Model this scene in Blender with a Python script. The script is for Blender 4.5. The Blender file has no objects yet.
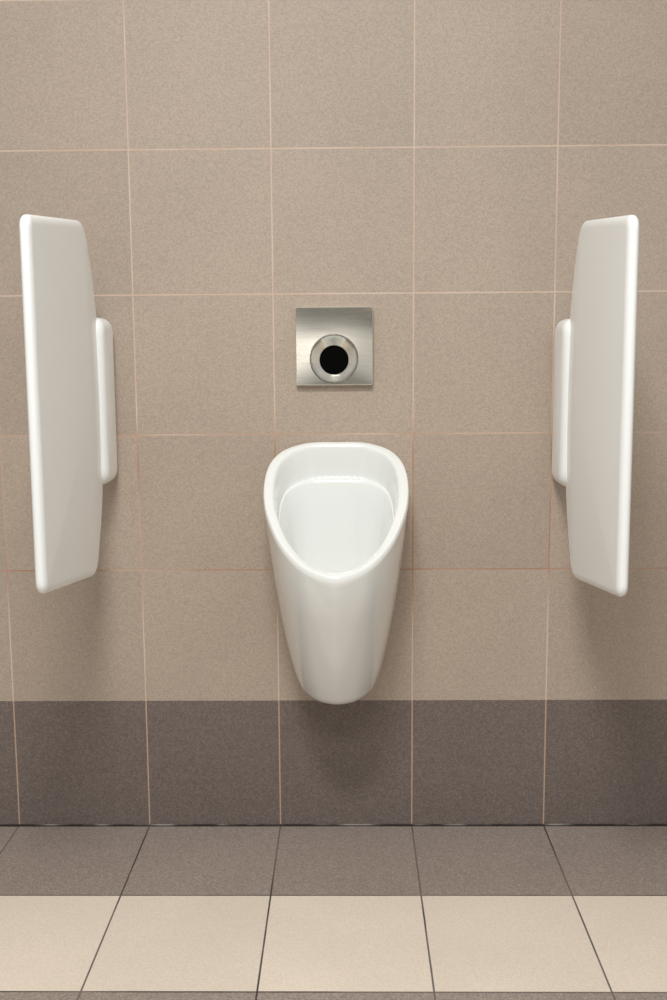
import bpy, bmesh, math
import numpy as np
from mathutils import Vector
S=bpy.context.scene; C=S.collection
S.view_settings.view_transform='Standard'

# ---------------------------------------------------------------- materials
class NT:
    def __init__(s,name):
        s.m=bpy.data.materials.new(name); s.m.use_nodes=True
        s.t=s.m.node_tree; s.b=s.t.nodes['Principled BSDF']
    def n(s,typ,**k):
        x=s.t.nodes.new(typ)
        for a,v in k.items(): setattr(x,a,v)
        return x
    def put(s,sock,v):
        if isinstance(v,bpy.types.NodeSocket): s.t.links.new(v,sock)
        else: sock.default_value=v
    def math(s,op,a,b=None,c=None):
        x=s.n('ShaderNodeMath',operation=op); s.put(x.inputs[0],a)
        if b is not None: s.put(x.inputs[1],b)
        if c is not None: s.put(x.inputs[2],c)
        return x.outputs[0]
    def mix(s,f,a,b,bt='MIX'):
        x=s.n('ShaderNodeMix',data_type='RGBA',blend_type=bt)
        s.put(x.inputs['Factor'],f); s.put(x.inputs['A'],a); s.put(x.inputs['B'],b)
        return x.outputs['Result']
    def ramp(s,f,lo,hi,a=0.0,b=1.0):
        x=s.n('ShaderNodeMapRange',interpolation_type='SMOOTHSTEP'); s.put(x.inputs[0],f)
        for i,v in zip((1,2,3,4),(lo,hi,a,b)): s.put(x.inputs[i],v)
        return x.outputs[0]
    def noise(s,vec,scale,detail=2.0,rough=.5):
        x=s.n('ShaderNodeTexNoise'); s.put(x.inputs['Vector'],vec)
        x.inputs['Scale'].default_value=scale; x.inputs['Detail'].default_value=detail; x.inputs['Roughness'].default_value=rough
        return x.outputs['Fac']
    def grain(s,vec,scale):
        x=s.n('ShaderNodeTexVoronoi'); s.put(x.inputs['Vector'],vec); x.inputs['Scale'].default_value=scale
        q=s.n('ShaderNodeSeparateXYZ'); s.put(q.inputs[0],x.outputs['Color']); return q.outputs[0]
def rgb(r,g,b): 
    f=lambda c:((c/255+.055)/1.055)**2.4 if c>10 else c/255/12.92
    return (f(r),f(g),f(b),1)
def gray(v): return (v,v,v,1)

def tile_material(name,is_floor):
    M=NT(name); pos=M.n('ShaderNodeNewGeometry').outputs['Position']
    sp=M.n('ShaderNodeSeparateXYZ'); M.put(sp.inputs[0],pos); x,y,z=sp.outputs
    wob=M.math('MULTIPLY',M.math('SUBTRACT',M.noise(pos,8,1),.5),.0006)
    xs=M.math('ADD',x,wob)
    xr=M.math('DIVIDE',xs,.3)
    dx=M.math('MULTIPLY',M.math('PINGPONG',xr,.5),.3)
    if not is_floor:
        zz=M.math('ADD',M.math('DIVIDE',M.math('SUBTRACT',M.math('ADD',z,wob),.296),.3),10)
        dark=M.math('LESS_THAN',z,.296); row=M.math('FLOOR',zz)
    else:
        zz=M.math('ADD',M.math('DIVIDE',M.math('ADD',y,M.math('ADD',wob,.3195)),.3255),40)
        row=M.math('FLOOR',zz)
        dark=M.math('SUBTRACT',1,M.math('MODULO',row,2))
    dz=M.math('MULTIPLY',M.math('PINGPONG',zz,.5),.3)
    cv=M.n('ShaderNodeCombineXYZ'); M.put(cv.inputs[0],M.math('FLOOR',xr)); M.put(cv.inputs[1],row)
    wn=M.n('ShaderNodeTexWhiteNoise',noise_dimensions='3D'); M.put(wn.inputs['Vector'],cv.outputs[0])
    tone=M.math('MULTIPLY_ADD',wn.outputs['Value'],.09,.955)
    gr=M.grain(pos,430)
    a1=.14 if is_floor else .27
    sp1=M.math('MULTIPLY_ADD',gr,a1,1-a1/2)
    spd=M.math('MULTIPLY_ADD',M.math('POWER',gr,1.6),.56,.78)
    spk=M.n('ShaderNodeMix',data_type='FLOAT'); M.put(spk.inputs[0],dark); M.put(spk.inputs[2],sp1); M.put(spk.inputs[3],spd)
    sp2=M.ramp(M.noise(pos,3,2,.5),.3,.7,.97,1.03)
    k=M.math('MULTIPLY',M.math('MULTIPLY',tone,spk.outputs[0]),sp2)
    if is_floor: ca,cb=rgb(221,208,192),rgb(149,136,127)
    else: ca,cb=rgb(176,160,145),rgb(115,103,97)
    base=M.mix(dark,ca,cb)
    kc=M.n('ShaderNodeCombineColor'); 
    for i in range(3): M.put(kc.inputs[i],k)
    col=M.mix(1.0,base,kc.outputs[0],'MULTIPLY')
    patch=M.ramp(M.noise(pos,4,2),.42,.6)
    if is_floor:
        g=M.mix(patch,rgb(64,57,55),rgb(108,99,93)); w0,w1=.0013,.0021
        gz=M.ramp(dz,w0,w1,1,0)
    else:
        low=M.math('MULTIPLY',M.ramp(z,.84,.95,1,0),M.ramp(z,.45,.56,0,1))
        gl=M.mix(patch,rgb(212,191,173),rgb(204,178,159))
        gl=M.mix(M.math('MULTIPLY',low,M.math('MULTIPLY_ADD',patch,.35,.4)),gl,rgb(162,112,82))
        g=M.mix(dark,gl,rgb(188,160,138)); w0,w1=.0011,.0018
        gz=M.ramp(dz,w0,w1,1,0)
        near=M.math('LESS_THAN',M.math('ABSOLUTE',M.math('SUBTRACT',z,.296)),.01)
        gz=M.math('MULTIPLY',gz,M.math('SUBTRACT',1,near))
    gx=M.ramp(dx,w0,w1,1,0)
    gm=M.math('MAXIMUM',gx,gz)
    gstr=M.math('MULTIPLY',gm,M.ramp(M.noise(pos,40,2),.25,.5,.92,1))
    col=M.mix(gstr,col,g)
    n=M.ramp(M.noise(pos,9,2,.5),.45,.65)
    if is_floor:
        e=M.math('GREATER_THAN',y,-.007)
        col=M.mix(e,col,M.mix(n,rgb(48,42,40),rgb(70,62,60)))
    else:
        e=M.math('LESS_THAN',z,.0028)
        col=M.mix(e,col,M.mix(n,rgb(66,58,55),rgb(176,168,160)))
    M.put(M.b.inputs['Base Color'],col)
    M.put(M.b.inputs['Roughness'],M.math('MULTIPLY_ADD',gm,.3,.42 if is_floor else .55))
    bp=M.n('ShaderNodeBump'); bp.inputs['Strength'].default_value=.1; bp.inputs['Distance'].default_value=.001
    M.put(bp.inputs['Height'],M.math('SUBTRACT',1,gm)); M.put(M.b.inputs['Normal'],bp.outputs[0])
    return M.m
wall_mat=tile_material('wall_tile',False); floor_mat=tile_material('floor_tile',True)

def ceramic(name,c,r,coat=.3):
    M=NT(name); tc=M.n('ShaderNodeTexCoord').outputs['Object']
    M.put(M.b.inputs['Base Color'],M.mix(M.noise(tc,3,2),c,tuple(v*.98 for v in c[:3])+(1,)))
    M.b.inputs['Roughness'].default_value=r
    M.b.inputs['Coat Weight'].default_value=coat; M.b.inputs['Coat Roughness'].default_value=.04
    return M.m
white=ceramic('glazed_white_ceramic',rgb(238,240,237),.16,.8)
plastic=ceramic('white_divider',rgb(250,253,252),.34,.2)

def steel(name,base,rough,wave=0):
    M=NT(name); tc=M.n('ShaderNodeTexCoord').outputs['Object']
    mp=M.n('ShaderNodeMapping'); M.put(mp.inputs[0],tc); mp.inputs['Scale'].default_value=(3,3,260)
    f=M.noise(mp.outputs[0],6,3)
    M.put(M.b.inputs['Base Color'],M.mix(f,tuple(v*.72 for v in base[:3])+(1,),base))
    M.b.inputs['Metallic'].default_value=1
    M.put(M.b.inputs['Roughness'],M.math('MULTIPLY_ADD',f,.1,rough))
    bp=M.n('ShaderNodeBump'); bp.inputs['Strength'].default_value=.12; bp.inputs['Distance'].default_value=.0005
    M.put(bp.inputs['Height'],f)
    nm=bp.outputs[0]
    if wave:
        b2=M.n('ShaderNodeBump'); b2.inputs['Strength'].default_value=1; b2.inputs['Distance'].default_value=wave
        M.put(b2.inputs['Height'],M.noise(tc,5,0)); M.put(b2.inputs['Normal'],nm); nm=b2.outputs[0]
    M.put(M.b.inputs['Normal'],nm)
    return M.m
steel_plate=steel('brushed_steel',rgb(244,238,224),.2,.06)
steel_ring=steel('turned_steel',rgb(246,242,232),.10)
Mk=NT('black_sensor'); tc=Mk.n('ShaderNodeTexCoord').outputs['Object']
Mk.put(Mk.b.inputs['Base Color'],Mk.mix(Mk.noise(tc,20),gray(.001),gray(.002))); Mk.b.inputs['Roughness'].default_value=.35
Mk.b.inputs['Specular IOR Level'].default_value=.05
black=Mk.m

# ---------------------------------------------------------------- helpers
def mesh_obj(name,verts,faces,mat,parent=None,smooth=True):
    me=bpy.data.meshes.new(name); me.from_pydata([tuple(v) for v in verts],[],faces); me.validate()
    me.materials.append(mat)
    if smooth: me.polygons.foreach_set('use_smooth',[True]*len(me.polygons))
    o=bpy.data.objects.new(name,me); C.objects.link(o)
    if parent: o.parent=parent
    return o
def empty(name,loc,label,cat):
    e=bpy.data.objects.new(name,None); e.empty_display_size=.05; e.location=loc; C.objects.link(e)
    e['label']=label; e['category']=cat; return e

# ---------------------------------------------------------------- room
def slab(name,lo,hi,mat):
    x0,y0,z0=lo; x1,y1,z1=hi
    v=[(x,y,z) for x in (x0,x1) for y in (y0,y1) for z in (z0,z1)]
    f=[(0,1,3,2),(4,6,7,5),(0,4,5,1),(2,3,7,6),(0,2,6,4),(1,5,7,3)]
    o=mesh_obj(name,v,f,mat,smooth=False); o['kind']='structure'; return o
slab('wall_back',(-3,0,-.1),(3.3,.12,2.9),wall_mat)
slab('floor',(-3,-4,-.1),(3.3,0,0),floor_mat)

# ---------------------------------------------------------------- urinal
UX=.1335
def resample(tab,n):
    P=np.array(tab,float); P=np.vstack([P[0],P,P[-1]])
    P[0]=[P[2][0],-P[2][1]]; P[-1]=[P[-3][0],-P[-3][1]]
    out=[]
    for i in range(1,len(P)-2):
        for t in np.linspace(0,1,24,endpoint=False):
            a,b,c,d=P[i-1:i+3]
            out.append(.5*((2*b)+(c-a)*t+(2*a-5*b+4*c-d)*t*t+(-a+3*b-3*c+d)*t**3))
    out.append(P[-2]); out=np.array(out)
    L=np.r_[0,np.cumsum(np.linalg.norm(np.diff(out,axis=0),axis=1))]; L/=L[-1]
    u=np.linspace(0,1,n)
    return np.stack([np.interp(u,L,out[:,0]),np.interp(u,L,out[:,1])],1)
NH=97
egg=resample([(0,0),(.0,.28),(.018,.52),(.075,.78),(.18,.945),(.33,1.0),(.5,.965),(.66,.85),(.78,.715),(.89,.52),(.965,.29),(1,0)],NH)
dsh=resample([(0,0),(.0,.5),(.0,.93),(.06,.985),(.2,1.0),(.42,.96),(.64,.84),(.82,.64),(.94,.38),(1,0)],NH)
def sm(x,a,b):
    t=np.clip((x-a)/(b-a),0,1); return t*t*(3-2*t)
def ring(yb,zb,yf,zf,W,bl):
    o=egg*(1-bl)+dsh*bl
    y=yb+(yf-yb)*o[:,0]; z=zb+(zf-zb)*o[:,0]; x=W*o[:,1]
    half=np.stack([x,y,z],1)
    other=half[1:-1][::-1]*[-1,1,1]
    return np.vstack([half,other])
keys=[
 ('body',(-.002,.341,-.09,.340,.010,1)),
 ('body',(-.001,.341,-.150,.341,.054,1)),
 ('body',(-.001,.3435,-.174,.345,.070,1)),
 ('body',(-.001,.351,-.191,.356,.0805,1)),
 ('body',(-.001,.366,-.205,.374,.0880,1)),
 ('body',(-.001,.40,-.226,.405,.0980,1)),
 ('body',(-.001,.46,-.257,.455,.1105,1)),
 ('body',(-.001,.54,-.290,.513,.1235,1)),
 ('body',(-.001,.64,-.318,.565,.1355,.95)),
 ('body',(-.001,.75,-.334,.602,.145,.8)),
 ('body',(-.001,.83,-.342,.626,.1495,.45)),
 ('body',(-.001,.862,-.345,.636,.1505,.12)),
 ('rim',(-.001,.872,-.346,.643,.151,0)),
 ('rim',(-.003,.8778,-.3445,.651,.1495,0)),
 ('rim',(-.006,.8790,-.341,.6545,.1465,0)),
 ('rim',(-.012,.8775,-.333,.6565,.138,0)),
 ('rim',(-.016,.8750,-.328,.6568,.1318,0)),
 ('bowl',(-.0188,.868,-.3250,.652,.1278,0)),
 ('bowl',(-.0200,.845,-.322,.635,.1250,.03)),
 ('bowl',(-.0205,.820,-.320,.605,.1220,.08)),
 ('bowl',(-.0215,.8050,-.3175,.590,.1200,.12)),
 ('bowl',(-.0250,.8010,-.3155,.586,.1192,.13)),
 ('bowl',(-.0290,.7990,-.3140,.584,.1184,.14)),
 ('bowl',(-.0315,.793,-.3115,.579,.1170,.15)),
 ('bowl',(-.0380,.755,-.299,.550,.1080,.2)),
 ('bowl',(-.048,.69,-.288,.515,.0980,.3)),
 ('bowl',(-.060,.62,-.266,.48,.086,.4)),
 ('bowl',(-.082,.54,-.238,.450,.070,.4)),
 ('bowl',(-.115,.475,-.205,.425,.045,.4)),
 ('bowl',(-.150,.44,-.175,.43,.010,.4)),
]
tags=[k[0] for k in keys]; K=np.array([k[1] for k in keys])
rows=[];rt=[]
SUB=6
ph=np.r_[np.arange(NH),-np.arange(1,NH-1)[::-1]]
for i in range(len(K)-1):
    a=K[max(i-1,0)];b=K[i];c=K[i+1];d=K[min(i+2,len(K)-1)]
    m1=(c-a)*.5;m2=(d-b)*.5
    lim=np.abs(c-b)*2.5+1e-9
    m1=np.clip(m1,-lim,lim); m2=np.clip(m2,-lim,lim)
    for t in np.linspace(0,1,SUB,endpoint=False):
        h=(2*t**3-3*t**2+1)*b+(t**3-2*t**2+t)*m1+(-2*t**3+3*t**2)*c+(t**3-t**2)*m2
        R=ring(*h)
        if tags[i]=='bowl' and 20<=i<=21:   # faint flushing notches under the rear ledge
            R[:,2]+=(np.abs(ph)<34)*.0008*np.sign(np.sin(ph*math.pi/2.0+.8))
        if tags[i]=='body':                  # wider seat of the body against the wall
            zb=h[1]; amt=.0055*sm(zb,.585,.600)*(1-sm(zb,.80,.86))
            wgt=(1-sm(-R[:,1],.034,.042))*sm(np.abs(R[:,0]),h[4]*.8,h[4]*.93)
            R[:,0]+=np.sign(R[:,0])*amt*wgt
        rows.append(R); rt.append(tags[i])
rows.append(ring(*K[-1])); rt.append('bowl')
nr=len(rows[0])
V=np.vstack(rows); nrow=len(rows)
F=[];FT=[]
for r in range(nrow-1):
    for j in range(nr):
        k=(j+1)%nr
        F.append((r*nr+j,r*nr+k,(r+1)*nr+k,(r+1)*nr+j)); FT.append(rt[r])
F.append(tuple(range(nr))[::-1]); FT.append('body')
F.append(tuple((nrow-1)*nr+j for j in range(nr))); FT.append('bowl')
full=bpy.data.meshes.new('tmp'); full.from_pydata(V.tolist(),[],F)
bm=bmesh.new(); bm.from_mesh(full); bmesh.ops.recalc_face_normals(bm,faces=bm.faces); bm.to_mesh(full)
VN=np.array([v.normal[:] for v in bm.verts])
idx=(nrow//5)*nr+NH-1
if VN[idx][1]>0:
    bmesh.ops.reverse_faces(bm,faces=bm.faces); bm.to_mesh(full); VN=-VN
bm.free()
PF=[tuple(p.vertices) for p in full.polygons]
ur=empty('urinal',(UX,0,.341),'white glazed ceramic wall-hung urinal with egg-shaped open rim','urinal')
for part in ('body','rim','bowl'):
    fs=[PF[i] for i in range(len(PF)) if FT[i]==part]
    used=sorted({v for f in fs for v in f}); mp={v:i for i,v in enumerate(used)}
    o=mesh_obj(part,[V[v]-[0,0,.341] for v in used],[tuple(mp[v] for v in f) for f in fs],white,ur)
    o.data.normals_split_custom_set_from_vertices([tuple(VN[v]) for v in used])
bpy.data.meshes.remove(full)

# ---------------------------------------------------------------- dividers
def rounded_poly(pts,rads,n=10):
    out=[];N=len(pts)
    for i in range(N):
        p0=Vector(pts[i-1]);p=Vector(pts[i]);p1=Vector(pts[(i+1)%N]);r=rads[i]
        a=(p0-p).normalized();b=(p1-p).normalized();ang=a.angle(b)
        d=min(r/math.tan(ang/2),(p0-p).length*.49,(p1-p).length*.49)
        A=p+a*d;B=p+b*d
        for t in np.linspace(0,1,n):
            out.append(tuple(A*(1-t)**2+p*2*t*(1-t)+B*t*t))
    return out
def pillow(name,outline,half,edge,mat,parent,crown=0.0):
    """plate in the yz plane with an elliptically rounded edge and slightly crowned faces"""
    P=np.array(outline);n=len(P); cen=P.mean(0)
    T=np.roll(P,-1,0)-np.roll(P,1,0); T/=np.linalg.norm(T,axis=1)[:,None]+1e-12
    Nn=np.stack([T[:,1],-T[:,0]],1)
    if ((P-cen)*Nn).sum()<0: Nn=-Nn
    lv=[(edge*(1-math.sin(a)),half*math.cos(a)**.85) for a in np.linspace(0,math.pi/2,11)]
    prof=lv+[(d,-x) for d,x in lv[::-1][1:]]
    verts=[]
    for d,x in prof:
        q=P-Nn*d
        for p in q: verts.append((x,p[0],p[1]))
    faces=[]
    for r in range(len(prof)-1):
        for j in range(n):
            k=(j+1)%n; faces.append((r*n+j,r*n+k,(r+1)*n+k,(r+1)*n+j))
    for side,base in ((1,0),(-1,(len(prof)-1)*n)):
        prev=list(range(base,base+n)); ring0=P-Nn*edge; c0=ring0.mean(0)
        for s in (.93,.8,.6,.4,.2,.06):
            q=c0+(ring0-c0)*s; st_i=len(verts)
            for p in q: verts.append((side*(half+crown*(1-s*s)),p[0],p[1]))
            cur=list(range(st_i,st_i+n))
            for j in range(n):
                k=(j+1)%n; faces.append((prev[j],prev[k],cur[k],cur[j]))
            prev=cur
        faces.append(tuple(prev))
    o=mesh_obj(name,verts,faces,mat,parent)
    bm=bmesh.new(); bm.from_mesh(o.data); bmesh.ops.recalc_face_normals(bm,faces=bm.faces); bm.to_mesh(o.data); bm.free()
    return o
panel_out=rounded_poly([(-.552,1.299),(-.172,1.332),(-.108,1.210),(-.074,1.07),(-.066,.960),(-.078,.840),(-.108,.740),(-.168,.621),(-.552,.668)],
                       [.026,.060,.5,.7,.9,.7,.5,.055,.026],12)
mount_out=rounded_poly([(-.124,1.147),(-.0005,1.147),(-.0005,.798),(-.124,.798)],[.040,.040,.040,.040],12)
for i,(x,dz) in enumerate([(-.366,.000),(.6225,-.009)]):
    d=empty('urinal_divider',(x,0,.972+dz),'white urinal privacy divider on wall mount, beside the urinal','urinal divider'); d['group']='urinal dividers on the tiled wall'
    off=lambda o:[(a,b-.972) for a,b in o]
    pillow('panel',off(panel_out),.0105,.0170,plastic,d,.007)
    pillow('wall_mount',off(mount_out),.0250,.0240,plastic,d,.002)

# ---------------------------------------------------------------- flush sensor
PX,PZ=.1305,1.0845; SX,SZ=-.0010,-.0265
fs=empty('flush_sensor_plate',(PX,0,PZ),'square brushed stainless steel flush sensor plate above the urinal','flush plate')
def sq(h,r,n):
    out=[]
    for k in range(n):
        a=2*math.pi*k/n; c,s=math.cos(a),math.sin(a)
        m=max(abs(c),abs(s)); x,z=c/m*h,s/m*h
        cx=max(abs(x)-(h-r),0);cz=max(abs(z)-(h-r),0);L=math.hypot(cx,cz)
        if cx>0 and cz>0 and L>r:
            x=math.copysign(h-r+cx*r/L,x); z=math.copysign(h-r+cz*r/L,z)
        out.append((x,z))
    return out
n=256; H=.0825; RO=.0512
def circ(r,dz=0): return [(SX+r*math.cos(2*math.pi*k/n),SZ+dz+r*math.sin(2*math.pi*k/n)) for k in range(n)]
def stack(name,rings,mat,parent,cap=False):
    v=[(x,y,z) for y,pts in rings for x,z in pts]; f=[]
    for r in range(len(rings)-1):
        for j in range(n):
            k=(j+1)%n; f.append((r*n+j,(r+1)*n+j,(r+1)*n+k,r*n+k))
    if cap: f.append(tuple((len(rings)-1)*n+j for j in range(n)))
    o=mesh_obj(name,v,f,mat,parent)
    bm=bmesh.new(); bm.from_mesh(o.data); bmesh.ops.recalc_face_normals(bm,faces=bm.faces); bm.to_mesh(o.data); bm.free()
    o.data.set_sharp_from_angle(angle=math.radians(28))
    return o
D=-.0025
stack('plate',[(0,sq(H,.003,n)),(-.0145,sq(H,.003,n)),(-.0155,sq(H-.0012,.003,n)),(-.0155,circ(.0522)),(-.002,circ(.0522)),(-.0015,circ(.045))],steel_plate,fs)
stack('sensor_ring',[(-.002,circ(RO)),(-.0155,circ(RO)),(-.0168,circ(RO-.0010)),(-.0168,circ(RO-.0022)),(-.0160,circ(RO-.0030)),(-.0110,circ(.0430,D*.4)),(-.0065,circ(.0365,D*.8)),(-.0030,circ(.0325,D)),(-.0020,circ(.0312,D)),(-.0010,circ(.0310,D))],steel_ring,fs)
stack('sensor_window',[(-.0022,circ(.0314,D)),(-.0022,circ(.02,D)),(-.0022,circ(.004,D))],black,fs,cap=True)

# ---------------------------------------------------------------- lights
def area(name,loc,sx,sy,e,col=(1,.99,.965),rot=(0,0,0)):
    l=bpy.data.lights.new(name,'AREA'); l.shape='RECTANGLE'; l.size=sx; l.size_y=sy; l.energy=e; l.color=col
    o=bpy.data.objects.new(name,l); o.location=loc; o.rotation_euler=rot; C.objects.link(o); return o
area('ceiling_lamp',(-.06,-1.9,2.85),.55,.25,50)
area('rear_fill_light',(.0,-3.3,2.85),1.0,.4,28,rot=(.35,0,0))  # unseen fill added behind the camera to brighten panels and even the lower wall
w=bpy.data.worlds.new('world'); S.world=w; w.use_nodes=True
nt=w.node_tree; bg=nt.nodes['Background']; bg.inputs[1].default_value=.60
tcw=nt.nodes.new('ShaderNodeTexCoord'); sx=nt.nodes.new('ShaderNodeSeparateXYZ'); nt.links.new(tcw.outputs['Generated'],sx.inputs[0])
ns=nt.nodes.new('ShaderNodeTexNoise'); ns.inputs['Scale'].default_value=2.6; ns.inputs['Detail'].default_value=1
nt.links.new(tcw.outputs['Generated'],ns.inputs['Vector'])
ad=nt.nodes.new('ShaderNodeMath'); ad.operation='MULTIPLY_ADD'; nt.links.new(ns.outputs['Fac'],ad.inputs[0]); ad.inputs[1].default_value=1.6; nt.links.new(sx.outputs[2],ad.inputs[2])
cr=nt.nodes.new('ShaderNodeValToRGB'); mr=nt.nodes.new('ShaderNodeMapRange'); mr.inputs[1].default_value=.2; mr.inputs[2].default_value=1.6
nt.links.new(ad.outputs[0],mr.inputs[0]); nt.links.new(mr.outputs[0],cr.inputs[0]); nt.links.new(cr.outputs[0],bg.inputs[0])
cr.color_ramp.elements[0].position=.28; cr.color_ramp.elements[0].color=(.22,.218,.212,1)
cr.color_ramp.elements[1].position=.72; cr.color_ramp.elements[1].color=(.95,.945,.915,1)

# ---------------------------------------------------------------- camera
cam=bpy.data.cameras.new('camera'); co=bpy.data.objects.new('camera',cam); C.objects.link(co)
cam.sensor_fit='VERTICAL'; cam.sensor_height=36; cam.lens=38.727
co.location=(.15897,-2.33376,1.07903); co.rotation_euler=(1.43125,.00673,.01308)
S.camera=co
